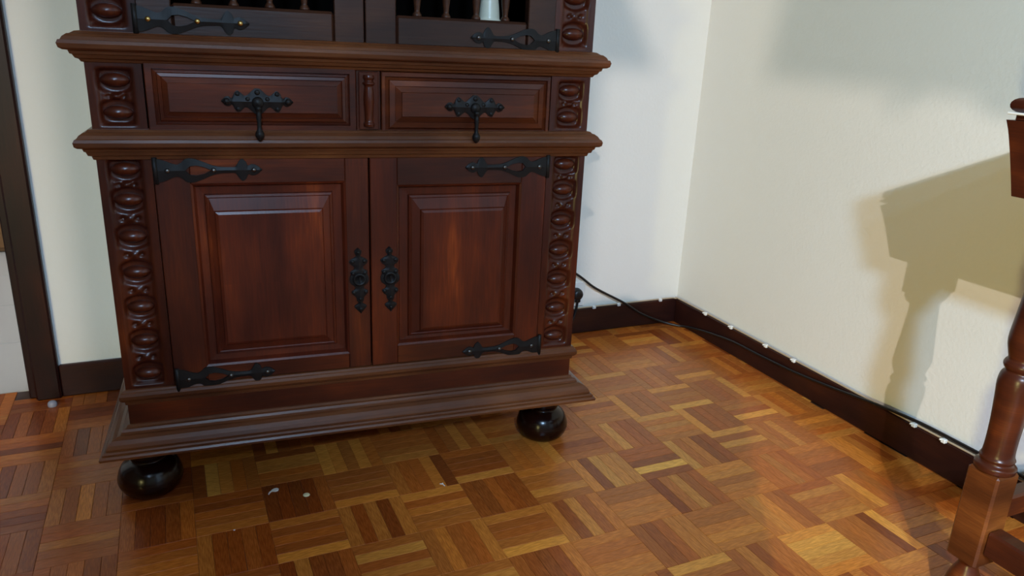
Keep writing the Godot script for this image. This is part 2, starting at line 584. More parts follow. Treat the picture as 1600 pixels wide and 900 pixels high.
func hinge(parent: Node, at: Vector3, way: float, label: String, rivet: Material) -> void:
	var o := Node3D.new()
	o.name = numbered("strap_hinge", parent)
	o.position = at
	parent.add_child(o, true)
	if label:
		o.set_meta("label", label)
	var sta := smooth_stations([Vector3(0, 0.021, 0), Vector3(0.012, 0.018, 0), Vector3(0.030, 0.011, 0), Vector3(0.038, 0.013, 0), Vector3(0.046, 0.020, 0.0),
		Vector3(0.054, 0.022, 0.008), Vector3(0.064, 0.0205, 0.0095), Vector3(0.078, 0.0150, 0.0065), Vector3(0.091, 0.0095, 0.0), Vector3(0.104, 0.0062, 0), Vector3(0.122, 0.0052, 0), Vector3(0.132, 0.0060, 0), Vector3(0.138, 0.0150, 0),
		Vector3(0.144, 0.0205, 0), Vector3(0.151, 0.0150, 0), Vector3(0.154, 0.0080, 0), Vector3(0.162, 0.0105, 0), Vector3(0.171, 0.0075, 0), Vector3(0.179, 0.001, 0)])
	var st := start()
	plate(st, sta, Vector3.ZERO, Vector3.RIGHT * way, Vector3.UP, 0.003, 0.0016)
	st.set_smooth_group(0)
	lathe(st, [Vector2(0.0, -0.024), Vector2(0.0045, -0.024), Vector2(0.0045, 0.024), Vector2(0.0, 0.024)], Vector3(-0.004 * way, 0, 0.002), 10)
	# the piece is one iron forging; the nails that hold it are bright
	var m := done(st)
	var am := ArrayMesh.new()
	am.add_surface_from_arrays(Mesh.PRIMITIVE_TRIANGLES, m.surface_get_arrays(0))
	am.surface_set_material(0, M.iron)
	st = start(true)
	for x in [0.016, 0.094, 0.164]:
		dome(st, Vector3(x * way, 0, 0.0042), 0.0048, 0.0036)
	var r := done(st)
	am.add_surface_from_arrays(Mesh.PRIMITIVE_TRIANGLES, r.surface_get_arrays(0))
	am.surface_set_material(1, rivet)
	var mi := MeshInstance3D.new()
	mi.mesh = am
	mi.name = o.name
	mi.position = at
	if label:
		mi.set_meta("label", label)
	parent.remove_child(o)
	o.free()
	parent.add_child(mi, true)

func escutcheon(parent: Node, at: Vector3, tilt: float) -> void:
	var L := [Vector3(0, 0.001, 0), Vector3(0.006, 0.007, 0), Vector3(0.012, 0.0065, 0), Vector3(0.017, 0.004, 0), Vector3(0.022, 0.012, 0), Vector3(0.027, 0.0185, 0), Vector3(0.033, 0.0165, 0),
		Vector3(0.039, 0.0095, 0), Vector3(0.045, 0.0100, 0), Vector3(0.050, 0.0175, 0), Vector3(0.056, 0.0165, 0), Vector3(0.062, 0.0190, 0), Vector3(0.069, 0.0195, 0), Vector3(0.075, 0.0170, 0), Vector3(0.081, 0.0100, 0),
		Vector3(0.087, 0.0095, 0), Vector3(0.092, 0.0165, 0), Vector3(0.098, 0.0150, 0), Vector3(0.104, 0.0085, 0), Vector3(0.112, 0.0070, 0), Vector3(0.118, 0.0040, 0), Vector3(0.124, 0.0125, 0), Vector3(0.131, 0.0085, 0), Vector3(0.140, 0.001, 0)]
	var st := start()
	plate(st, smooth_stations(L), Vector3.ZERO, Vector3.DOWN, Vector3.RIGHT, 0.003, 0.003)
	st.set_smooth_group(0)
	lathe(st, [Vector2(0.014, 0.003), Vector2(0.0135, 0.008), Vector2(0.010, 0.0095), Vector2(0.0085, 0.007), Vector2(0.0, 0.006)], Vector3(0, -0.066, 0), 20, Vector3.BACK)
	for y in [-0.009, -0.108, -0.130]:
		dome(st, Vector3(0, y, 0.005), 0.004, 0.004)
	for s in [-1.0, 1.0]:
		for y in [-0.028, -0.053, -0.094]:
			dome(st, Vector3(s * 0.012, y, 0.0035), 0.0045, 0.003)
	st.set_smooth_group(-1)
	bx(st, Vector3(-0.0016, -0.072, 0.006), Vector3(0.0016, -0.060, 0.0105), 0.0005)
	var o := put("keyhole_plate", done(st), M.iron, parent, at)
	o.rotation.z = tilt

func drawer_pull(parent: Node, at: Vector3) -> void:
	var h := [Vector3(-0.062, 0.001, 0), Vector3(-0.056, 0.007, 0), Vector3(-0.049, 0.0085, 0), Vector3(-0.044, 0.0055, 0), Vector3(-0.039, 0.015, 0), Vector3(-0.034, 0.019, 0), Vector3(-0.028, 0.015, 0), Vector3(-0.022, 0.010, 0), Vector3(-0.016, 0.012, 0), Vector3(-0.010, 0.018, 0), Vector3(-0.004, 0.0225, 0), Vector3(0.0, 0.023, 0)]
	var L := h.duplicate()
	for i in range(h.size() - 2, -1, -1):
		L.append(Vector3(-h[i].x, h[i].y, 0))
	var st := start()
	plate(st, smooth_stations(L), Vector3.ZERO, Vector3.RIGHT, Vector3.UP, 0.003, 0.003)
	st.set_smooth_group(0)
	dome(st, Vector3(0, -0.002, 0.004), 0.011, 0.008, Vector3.BACK, 16)
	for s in [-1.0, 1.0]:
		dome(st, Vector3(s * 0.053, 0, 0.004), 0.006, 0.0055)
		dome(st, Vector3(s * 0.034, 0.013, 0.003), 0.0045, 0.003)
		dome(st, Vector3(s * 0.034, -0.013, 0.003), 0.0045, 0.003)
		dome(st, Vector3(s * 0.017, 0.004, 0.004), 0.0045, 0.003)
	dome(st, Vector3(0, 0.016, 0.004), 0.005, 0.003)
	put("pull_plate", done(st), M.iron, parent, at)
	st = start(true)
	lathe(st, smooth_profile([Vector2(0.0, 0.006), Vector2(0.005, 0.004), Vector2(0.006, 0.0), Vector2(0.004, -0.005), Vector2(0.0048, -0.012), Vector2(0.0038, -0.026), Vector2(0.0042, -0.036), Vector2(0.0078, -0.043), Vector2(0.0072, -0.050), Vector2(0.003, -0.056), Vector2(0.0, -0.058)]), Vector3(0, -0.012, 0.016), 14)
	put("drop_handle", done(st), M.iron, parent, at)

# a stile whose sunk field is carved with ovals in oval hollows
func carved_stile(parent: Node, called: String, x0: float, x1: float, y0: float, y1: float, fx0: float, fx1: float, fy0: float, fy1: float, centres: Array, mt: Material) -> void:
	var st := start(true)
	var nx := 26
	var ny := int((y1 - y0) / 0.0025)
	var cx := (fx0 + fx1) / 2
	var hw := (fx1 - fx0) / 2
	var hf := func(x: float, y: float) -> float:
		var e := minf(minf(x - fx0, fx1 - x), minf(y - fy0, fy1 - y))      # distance inside the field
		if e < 0.0:
			return 0.0
		var z := -0.008 * smoothstep(0.0, 0.004, e)
		var d := 9.0
		var gap := 9.0
		for c in centres:
			d = minf(d, Vector2((x - cx) / (hw * 0.98), (y - c) / 0.0215).length())
		for i in centres.size() - 1:
			gap = minf(gap, absf(y - (centres[i] + centres[i + 1]) / 2))
		if e > 0.002:
			var strap := smoothstep(0.9, 1.25, d)
			z = lerpf(-0.012, -0.005, strap) if e > 0.004 else lerpf(0.0, lerpf(-0.012, -0.005, strap), smoothstep(0.002, 0.004, e))
			# the straps between the ovals have a bar across and a pit to each side of it
			if gap < 0.014:
				var pit := maxf(1.0 - Vector2((absf(x - cx) - hw * 0.42) / 0.006, gap / 0.0055).length(), 0.0)
				z -= 0.006 * smoothstep(0.0, 0.6, pit)
				var bar := maxf(1.0 - Vector2((x - cx) / (hw * 0.3), (gap - 0.002) / 0.004).length(), 0.0)
				z += 0.0035 * smoothstep(0.0, 0.6, bar)
		return z
	var P := []
	for j in ny + 1:
		var row := []
		for i in nx + 1:
			var x := lerpf(x0, x1, float(i) / nx)
			var y := lerpf(y0, y1, float(j) / ny)
			row.append(Vector3(x, y, hf.call(x, y)))
		P.append(row)
	for j in ny:
		for i in nx:
			quad(st, P[j][i], P[j][i + 1], P[j + 1][i + 1], P[j + 1][i], Vector3.BACK)
	st.set_smooth_group(-1)
	quad(st, Vector3(x0, y0, 0), Vector3(x0, y1, 0), Vector3(x0, y1, -0.03), Vector3(x0, y0, -0.03), Vector3.LEFT)
	quad(st, Vector3(x1, y0, 0), Vector3(x1, y1, 0), Vector3(x1, y1, -0.03), Vector3(x1, y0, -0.03), Vector3.RIGHT)
	quad(st, Vector3(x0, y1, 0), Vector3(x1, y1, 0), Vector3(x1, y1, -0.03), Vector3(x0, y1, -0.03), Vector3.UP)
	quad(st, Vector3(x0, y0, 0), Vector3(x1, y0, 0), Vector3(x1, y0, -0.03), Vector3(x0, y0, -0.03), Vector3.DOWN)
	var o := put(called, done(st), mt, parent)
	var bm := bead_mesh(hw * 0.82, 0.0125, 0.014)
	for c in centres:
		put("carved_oval", bm, mt, o, Vector3(cx, c, -0.0118))

func door(parent: Node, x0: float, x1: float, y0: float, y1: float, opening: Array, inner: Array, field: Array, vm: Material, hm: Material, pm: Material) -> Node3D:
	var d := Node3D.new()
	d.name = numbered("door", parent)
	parent.add_child(d, true)
	var f := 0.003                       # face of the frame
	var b := -0.02
	var ox0: float = opening[0]
	var oy0: float = opening[1]
	var ox1: float = opening[2]
	var oy1: float = opening[3]
	put("stile", box(Vector3(x0, y0, b), Vector3(ox0, y1, f), 0.0015), vm, d)
	put("stile", box(Vector3(ox1, y0, b), Vector3(x1, y1, f), 0.0015), vm, d)
	put("rail", box(Vector3(ox0, y0, b), Vector3(ox1, oy0, f), 0.0012), hm, d)
	put("rail", box(Vector3(ox0, oy1, b), Vector3(ox1, y1, f), 0.0012), hm, d)
	# the panel: eased edge of the frame, sunk flat, two beads, raised field
	var rg := [[ox0 - 0.001, oy0 - 0.001, ox1 + 0.001, oy1 + 0.001, f + 0.0006], [ox0 + 0.003, oy0 + 0.003, ox1 - 0.003, oy1 - 0.003, f - 0.002], [ox0 + 0.007, oy0 + 0.007, ox1 - 0.007, oy1 - 0.007, -0.010],
		[inner[0] - 0.002, inner[1] - 0.002, inner[2] + 0.002, inner[3] + 0.002, -0.011], [inner[0], inner[1], inner[2], inner[3], -0.006], [inner[0] + 0.004, inner[1] + 0.004, inner[2] - 0.004, inner[3] - 0.004, -0.004],
		[inner[0] + 0.006, inner[1] + 0.006, inner[2] - 0.006, inner[3] - 0.006, -0.0055], [field[0] - 0.007, field[1] - 0.007, field[2] + 0.007, field[3] + 0.007, -0.001], [field[0] - 0.005, field[1] - 0.005, field[2] + 0.005, field[3] + 0.005, 0.0025], [field[0], field[1], field[2], field[3], 0.0045]]
	put("panel", stepped(rg, b), pm, d)
	return d

func drawer(parent: Node, o: Array, steps: Array, mt: Material) -> Node3D:
	var d := Node3D.new()
	d.name = numbered("drawer", parent)
	parent.add_child(d, true)
	var rg := [[o[0], o[1], o[2], o[3], 0.001], [o[0] + 0.0015, o[1] + 0.0015, o[2] - 0.0015, o[3] - 0.0015, 0.003]]
	rg.append_array(steps)
	put("drawer_front", stepped(rg, -0.03), mt, d)
	return d

func inset(o: Array, dx: float, dy: float, z: float) -> Array:
	return [o[0] + dx, o[1] + dy, o[2] - dx, o[3] - dy, z]

func build_cabinet() -> void:
	var c := thing("cabinet", "large dark carved wooden cabinet on bun feet with iron hinges, two drawers and two doors", "cabinet", CAB, CAB_TURN)
	# carcass
	var st := start()
	bx(st, Vector3(-W, 0.16, -D), Vector3(-W + 0.02, 0.95, -0.02))
	bx(st, Vector3(W - 0.02, 0.16, -D), Vector3(W, 0.95, -0.02))
	bx(st, Vector3(-W, 0.16, -D), Vector3(W, 0.95, -D + 0.012))
	bx(st, Vector3(-W + 0.02, 0.165, -D), Vector3(W - 0.02, 0.185, -0.02))
	bx(st, Vector3(-W + 0.02, 0.74, -D), Vector3(W - 0.02, 0.755, -0.03))
	bx(st, Vector3(-W + 0.02, 0.93, -D), Vector3(W - 0.02, 0.95, -0.02))
	put("carcass", done(st), M.wood_dark, c)
	put("plinth", box(Vector3(-W, 0.165, -0.02), Vector3(W, 0.285, 0.0), 0.001), M.wood_h, c)
	put("face_rail", box(Vector3(-W, 0.742, -0.02), Vector3(W, 0.797, -0.001)), M.wood_h, c)
	put("face_rail", box(Vector3(-W, 0.907, -0.02), Vector3(W, 0.957, -0.001)), M.wood_h, c)
	var V := func(a: Array) -> Array:
		var o := []
		for i in range(0, a.size(), 2):
			o.append(Vector2(a[i], a[i + 1]))
		return o
	put("base_moulding", moulding(W, D, V.call([0.0, 0.224, 0.003, 0.2235, 0.0045, 0.219, 0.009, 0.2175, 0.012, 0.213, 0.013, 0.2085, 0.018, 0.2075, 0.025, 0.203, 0.0305, 0.196, 0.0335, 0.189, 0.0335, 0.1855, 0.0365, 0.185, 0.039, 0.182, 0.0385, 0.179, 0.041, 0.178, 0.0435, 0.174, 0.0425, 0.169, 0.034, 0.1655, 0.0, 0.164])), M.wood_edge, c)
	put("ledge_moulding", moulding(W, D, V.call([0.0, 0.298, 0.004, 0.297, 0.0055, 0.293, 0.0075, 0.2915, 0.0095, 0.286, 0.0095, 0.280, 0.0065, 0.275, 0.003, 0.2725, 0.002, 0.266, 0.0, 0.265])), M.wood_edge, c)
	put("middle_cornice", moulding(W, D, V.call([0.0, 0.796, 0.005, 0.795, 0.0085, 0.791, 0.011, 0.7905, 0.016, 0.786, 0.019, 0.7805, 0.0215, 0.779, 0.0235, 0.774, 0.0225, 0.767, 0.019, 0.764, 0.014, 0.763, 0.0125, 0.758, 0.0105, 0.757, 0.0085, 0.7505, 0.0045, 0.749, 0.003, 0.743, 0.0, 0.742])), M.wood_edge, c)
	put("upper_cornice", moulding(W, D, V.call([0.0, 0.958, 0.006, 0.957, 0.0115, 0.953, 0.0145, 0.9525, 0.0195, 0.948, 0.022, 0.943, 0.0245, 0.9425, 0.0265, 0.937, 0.025, 0.930, 0.021, 0.927, 0.0155, 0.926, 0.014, 0.9205, 0.0115, 0.9195, 0.009, 0.914, 0.005, 0.912, 0.003, 0.908, 0.0, 0.907])), M.wood_edge, c)
	# feet
	var foot := lathed([Vector2(0.0, 0.0), Vector2(0.036, 0.0), Vector2(0.054, 0.008), Vector2(0.0645, 0.026), Vector2(0.0655, 0.042), Vector2(0.058, 0.064), Vector2(0.046, 0.076), Vector2(0.0365, 0.082), Vector2(0.0375, 0.088), Vector2(0.043, 0.094), Vector2(0.044, 0.102), Vector2(0.0385, 0.110), Vector2(0.034, 0.116), Vector2(0.034, 0.130), Vector2(0.040, 0.142), Vector2(0.046, 0.150), Vector2(0.046, 0.166)], 48)
	for p in [Vector3(-0.462, 0, -0.122), Vector3(0.462, 0, -0.122), Vector3(-0.455, 0, -0.53), Vector3(0.455, 0, -0.53)]:
		put("bun_foot", foot, M.foot, c, p)
	# carved stiles beside doors, drawers and upper doors
	var ov := [0.326, 0.3945, 0.463, 0.5315, 0.600, 0.6685, 0.724]
	for s in [-1.0, 1.0]:
		var a := -W if s < 0 else 0.384
		var b := -0.384 if s < 0 else W
		var f0 := -0.458 if s < 0 else 0.400
		var f1 := -0.400 if s < 0 else 0.458
		carved_stile(c, "carved_stile", a, b, 0.290, 0.744, f0, f1, 0.303, 0.743, ov, M.wood_dark)
		carved_stile(c, "carved_block", a, b, 0.792, 0.910, f0, f1, 0.801, 0.900, [0.8235, 0.8785], M.wood_dark)
		carved_stile(c, "carved_stile", a, b, 0.952, 1.62, f0, f1, 0.964, 1.60, [0.991, 1.0595, 1.128, 1.1965, 1.265, 1.3335, 1.402, 1.4705, 1.539], M.wood_dark)
	# doors
	var dl := door(c, -0.3825, 0.0025, 0.299, 0.743, [-0.322, 0.333, -0.043, 0.697], [-0.300, 0.354, -0.068, 0.674], [-0.279, 0.380, -0.0935, 0.638], M.wood_v, M.wood_h, M.wood_panel)
	var dr := door(c, 0.0055, 0.3825, 0.299, 0.743, [0.060, 0.341, 0.326, 0.687], [0.086, 0.357, 0.304, 0.664], [0.115, 0.376, 0.284, 0.629], M.wood_v2, M.wood_h2, M.wood_v2)
	hinge(dl, Vector3(-0.375, 0.7225, 0.003), 1.0, "", M.rivet)
	hinge(dl, Vector3(-0.373, 0.310, 0.003), 1.0, "", M.rivet)
	hinge(dr, Vector3(0.380, 0.7215, 0.003), -1.0, "", M.rivet)
	hinge(dr, Vector3(0.384, 0.311, 0.003), -1.0, "", M.rivet)
	escutcheon(dl, Vector3(-0.0215, 0.5615, 0.003), 0.03)
	escutcheon(dr, Vector3(0.0425, 0.561, 0.003), 0.02)
	# drawers and the carved post between
	var o := [-0.3815, 0.7935, -0.018, 0.9105]
	var wl := drawer(c, o, [inset(o, 0.012, 0.0105, 0.003), inset(o, 0.0135, 0.012, -0.002), inset(o, 0.019, 0.0165, 0.0), inset(o, 0.0205, 0.018, 0.004), inset(o, 0.026, 0.023, 0.0055), inset(o, 0.027, 0.024, 0.003), inset(o, 0.036, 0.0335, 0.008), inset(o, 0.0365, 0.034, 0.0105)], M.wood_h)
	o = [0.030, 0.7855, 0.3815, 0.9065]
	var wr := drawer(c, o, [inset(o, 0.007, 0.0085, 0.003), inset(o, 0.0085, 0.010, -0.002), inset(o, 0.014, 0.0145, 0.001), inset(o, 0.016, 0.016, 0.004), inset(o, 0.026, 0.026, 0.006), inset(o, 0.027, 0.027, 0.004), inset(o, 0.038, 0.037, 0.009), inset(o, 0.039, 0.038, 0.0115)], M.wood_h2)
	drawer_pull(wl, Vector3(-0.197, 0.8475, 0.0105))
	drawer_pull(wr, Vector3(0.2155, 0.8435, 0.0115))
	st = start()
	bx(st, Vector3(-0.0165, 0.790, -0.02), Vector3(0.0285, 0.910, -0.003))
	bx(st, Vector3(-0.0125, 0.797, -0.003), Vector3(0.0245, 0.905, 0.002), 0.001)
	st.set_smooth_group(0)
	lathe(st, smooth_profile([Vector2(0.010, 0.0), Vector2(0.011, 0.006), Vector2(0.0085, 0.010), Vector2(0.009, 0.03), Vector2(0.0105, 0.05), Vector2(0.009, 0.070), Vector2(0.0085, 0.076), Vector2(0.012, 0.081), Vector2(0.0085, 0.086), Vector2(0.011, 0.091), Vector2(0.010, 0.096)]), Vector3(0.006, 0.803, 0.002), 18)
	put("carved_post", done(st), M.wood_dark, c)
	# upper part: open shell, doors with turned spindles
	st = start()
	bx(st, Vector3(-W + 0.003, 0.955, -D + 0.06), Vector3(-W + 0.02, 1.70, -0.02))
	bx(st, Vector3(W - 0.02, 0.955, -D + 0.06), Vector3(W - 0.003, 1.70, -0.02))
	bx(st, Vector3(-W, 0.955, -D + 0.05), Vector3(W, 1.70, -D + 0.06))
	bx(st, Vector3(-W + 0.02, 0.958, -D + 0.06), Vector3(W - 0.02, 1.002, -0.02))
	bx(st, Vector3(-W, 1.68, -D + 0.06), Vector3(W, 1.72, 0.0))
	bx(st, Vector3(-W + 0.02, 1.32, -D + 0.06), Vector3(W - 0.02, 1.335, -0.03))
	put("upper_carcass", done(st), M.inside, c)
	for x in [-W - 0.0, W - 0.003]:
		put("side_panel", box(Vector3(x, 0.955, -D + 0.05), Vector3(x + 0.003, 1.70, -0.02)), M.wood_dark, c)
	put("face_rail", box(Vector3(-W, 1.615, -0.02), Vector3(W, 1.70, 0.0)), M.wood_h, c)
	put("top_cornice", moulding(W, D - 0.05, V.call([0.0, 1.78, 0.05, 1.78, 0.055, 1.765, 0.045, 1.75, 0.02, 1.73, 0.012, 1.70, 0.0, 1.69])), M.wood_edge, c)
	var sp := lathed([Vector2(0.0, 0.0), Vector2(0.0085, 0.0), Vector2(0.0085, 0.004), Vector2(0.006, 0.008), Vector2(0.0055, 0.012), Vector2(0.0075, 0.03), Vector2(0.0085, 0.055), Vector2(0.006, 0.09), Vector2(0.0055, 0.10), Vector2(0.0085, 0.105), Vector2(0.0085, 0.112), Vector2(0.0055, 0.118), Vector2(0.0075, 0.15), Vector2(0.0085, 0.18), Vector2(0.006, 0.27), Vector2(0.0085, 0.28), Vector2(0.0085, 0.29), Vector2(0.0, 0.29)], 16)
	for s in 2:
		var d := Node3D.new()
		d.name = numbered("upper_door", c)
		c.add_child(d, true)
		var x0: float = [-0.3835, 0.0015][s]
		var x1: float = [-0.0010, 0.3835][s]
		var o0: float = [-0.329, 0.059][s]
		var o1: float = [-0.055, 0.325][s]
		put("stile", box(Vector3(x0, 0.953, -0.02), Vector3(o0, 1.612, 0.003), 0.0015), M.wood_hutch, d)
		put("stile", box(Vector3(o1, 0.953, -0.02), Vector3(x1, 1.612, 0.003), 0.0015), M.wood_hutch, d)
		put("rail", box(Vector3(o0, 0.953, -0.02), Vector3(o1, 1.009, 0.003), 0.005), M.wood_hutch, d)
		put("rail", box(Vector3(o0, 1.300, -0.02), Vector3(o1, 1.330, 0.003), 0.004), M.wood_hutch, d)
		put("rail", box(Vector3(o0, 1.570, -0.02), Vector3(o1, 1.612, 0.003), 0.002), M.wood_hutch, d)
		put("panel", box(Vector3(o0, 1.33, -0.015), Vector3(o1, 1.57, -0.006), 0.003), M.wood_h, d)
		for x in ([-0.288, -0.227, -0.166, -0.106] if s == 0 else [0.102, 0.159, 0.2195, 0.280]):
			put("spindle", sp, M.wood_hutch, d, Vector3(x, 1.009, -0.010))
		if s == 0:
			hinge(d, Vector3(-0.382, 0.9805, 0.003), 1.0, "black iron strap hinge with brass nail heads", M.brass)
		else:
			hinge(d, Vector3(0.385, 0.9755, 0.003), -1.0, "", M.rivet)

func build_vase() -> void:
	var at := CAB + Vector3(0.2605, 1.0025, -0.052).rotated(Vector3.UP, CAB_TURN)
	var v := thing("vase", "small cream ceramic vase behind the spindles of the upper right cabinet door", "vase", at)
	put("body", lathed([Vector2(0.0, 0.0), Vector2(0.029, 0.0), Vector2(0.0275, 0.004), Vector2(0.0215, 0.010), Vector2(0.0205, 0.02), Vector2(0.0185, 0.04), Vector2(0.0150, 0.065), Vector2(0.011, 0.095), Vector2(0.009, 0.11), Vector2(0.013, 0.125), Vector2(0.011, 0.124), Vector2(0.007, 0.108), Vector2(0.0, 0.10)], 32), M.cream, v)

# ------------------------------------------------------------------ the table at the right edge
func build_table() -> void:
	var X := -0.385
	var Z := 1.465
	var xe := -0.440                     # outer edges of the top, overhanging the leg
	var ze := 1.372
	var t := thing("table", "dark wooden table with turned leg and square block at the right edge", "table", Vector3.ZERO)
	# legs
	var leg_prof := [Vector2(0.0, 0.286), Vector2(0.029, 0.286), Vector2(0.033, 0.292), Vector2(0.033, 0.298), Vector2(0.028, 0.302), Vector2(0.0265, 0.306), Vector2(0.0285, 0.311), Vector2(0.0255, 0.318), Vector2(0.0245, 0.34), Vector2(0.0255, 0.38), Vector2(0.0285, 0.425), Vector2(0.0305, 0.450), Vector2(0.0285, 0.468), Vector2(0.0235, 0.476), Vector2(0.0265, 0.481), Vector2(0.0285, 0.487), Vector2(0.0265, 0.493), Vector2(0.0235, 0.498), Vector2(0.0265, 0.510), Vector2(0.0305, 0.530), Vector2(0.0285, 0.565), Vector2(0.0245, 0.62), Vector2(0.0225, 0.665), Vector2(0.0255, 0.672), Vector2(0.0315, 0.682), Vector2(0.0305, 0.692), Vector2(0.0, 0.694)]
	var foot_prof := [Vector2(0.0, 0.0), Vector2(0.022, 0.0), Vector2(0.030, 0.012), Vector2(0.032, 0.032), Vector2(0.026, 0.060), Vector2(0.0165, 0.084), Vector2(0.0155, 0.090), Vector2(0.019, 0.094), Vector2(0.018, 0.099), Vector2(0.0, 0.1)]
	var turned := lathed(leg_prof, 40)
	var footm := lathed(foot_prof, 32)
	var zs := [Z, Z + 1.10]
	for x in [X, -0.075]:
		for z in zs:
			var leg := Node3D.new()
			leg.name = numbered("leg", t)
			leg.position = Vector3(x, 0, z)
			t.add_child(leg, true)
			put("foot", footm, M.table_h, leg)
			put("block", box(Vector3(-0.029, 0.099, -0.029), Vector3(0.029, 0.287, 0.029), 0.004), M.table, leg)
			put("turning", turned, M.table_h, leg)
			put("block", box(Vector3(-0.029, 0.693, -0.029), Vector3(0.029, 0.885, 0.029), 0.003), M.table, leg)
	# stretchers between the lower blocks
	for x in [X, -0.075]:
		put("stretcher", box(Vector3(x - 0.018, 0.128, zs[0] + 0.028), Vector3(x + 0.018, 0.178, zs[1] - 0.028), 0.004), M.table_h, t)
	for z in zs:
		put("stretcher", box(Vector3(X + 0.028, 0.180, z - 0.016), Vector3(-0.103, 0.226, z + 0.016), 0.004), M.table_h, t)
	# apron that curves out under the top
	var st := start(true)
	var prof := []
	for i in 9:
		var k := i / 8.0
		prof.append(Vector2(lerpf(0.0, X - 0.033 - xe, pow(k, 0.85)), lerpf(0.886, 0.765, k)))
	var x1 := -0.010
	var z1: float = zs[1] + Z - ze
	for i in prof.size() - 1:
		var p: Vector2 = prof[i]
		var q: Vector2 = prof[i + 1]
		var ring := func(e: Vector2) -> Array:
			return [Vector3(xe + e.x, e.y, ze + e.x * 1.1), Vector3(x1 - e.x, e.y, ze + e.x * 1.1), Vector3(x1 - e.x, e.y, z1 - e.x * 1.1), Vector3(xe + e.x, e.y, z1 - e.x * 1.1)]
		var A: Array = ring.call(p)
		var B: Array = ring.call(q)
		for k in 4:
			st.set_smooth_group(k)
			quad(st, A[k], A[(k + 1) % 4], B[(k + 1) % 4], B[k], [Vector3.FORWARD, Vector3.RIGHT, Vector3.BACK, Vector3.LEFT][k])
	var A2 := [Vector3(xe, 0.886, ze), Vector3(x1, 0.886, ze), Vector3(x1, 0.886, z1), Vector3(xe, 0.886, z1)]
	st.set_smooth_group(-1)
	quad(st, A2[0], A2[1], A2[2], A2[3], Vector3.UP)
	put("apron", done(st), M.table_h, t)
	var e := put("edging_strip", box(Vector3(xe - 0.001, 0.8945, ze - 0.001), Vector3(x1, 0.8985, z1), 0.001), M.white, t)
	e.set_meta("label", "thin white strip below the table top")
	put("top_bed", box(Vector3(xe + 0.008, 0.885, ze + 0.008), Vector3(x1, 0.8955, z1), 0.002), M.table_h, t)
	# top with a half-round edge
	st = start(true)
	var rp := []
	for i in 9:
		var a := -PI / 2 + PI * i / 8
		rp.append(Vector2(0.012 - 0.012 * cos(a), 0.9098 + 0.0115 * sin(a)))
	for i in 8:
		var ring2 := func(e2: Vector2) -> Array:
			return [Vector3(xe + e2.x, e2.y, ze + e2.x), Vector3(x1, e2.y, ze + e2.x), Vector3(x1, e2.y, z1), Vector3(xe + e2.x, e2.y, z1)]
		var A: Array = ring2.call(rp[i])
		var B: Array = ring2.call(rp[i + 1])
		for k in 4:
			st.set_smooth_group(k)
			quad(st, A[k], A[(k + 1) % 4], B[(k + 1) % 4], B[k], [Vector3.FORWARD, Vector3.RIGHT, Vector3.BACK, Vector3.LEFT][k])
	st.set_smooth_group(-1)
	for y in [0.8983, 0.9213]:
		quad(st, Vector3(xe + 0.012, y, ze + 0.012), Vector3(x1, y, ze + 0.012), Vector3(x1, y, z1), Vector3(xe + 0.012, y, z1), Vector3.UP if y > 0.91 else Vector3.DOWN)
	put("table_top", done(st), M.table_h, t)

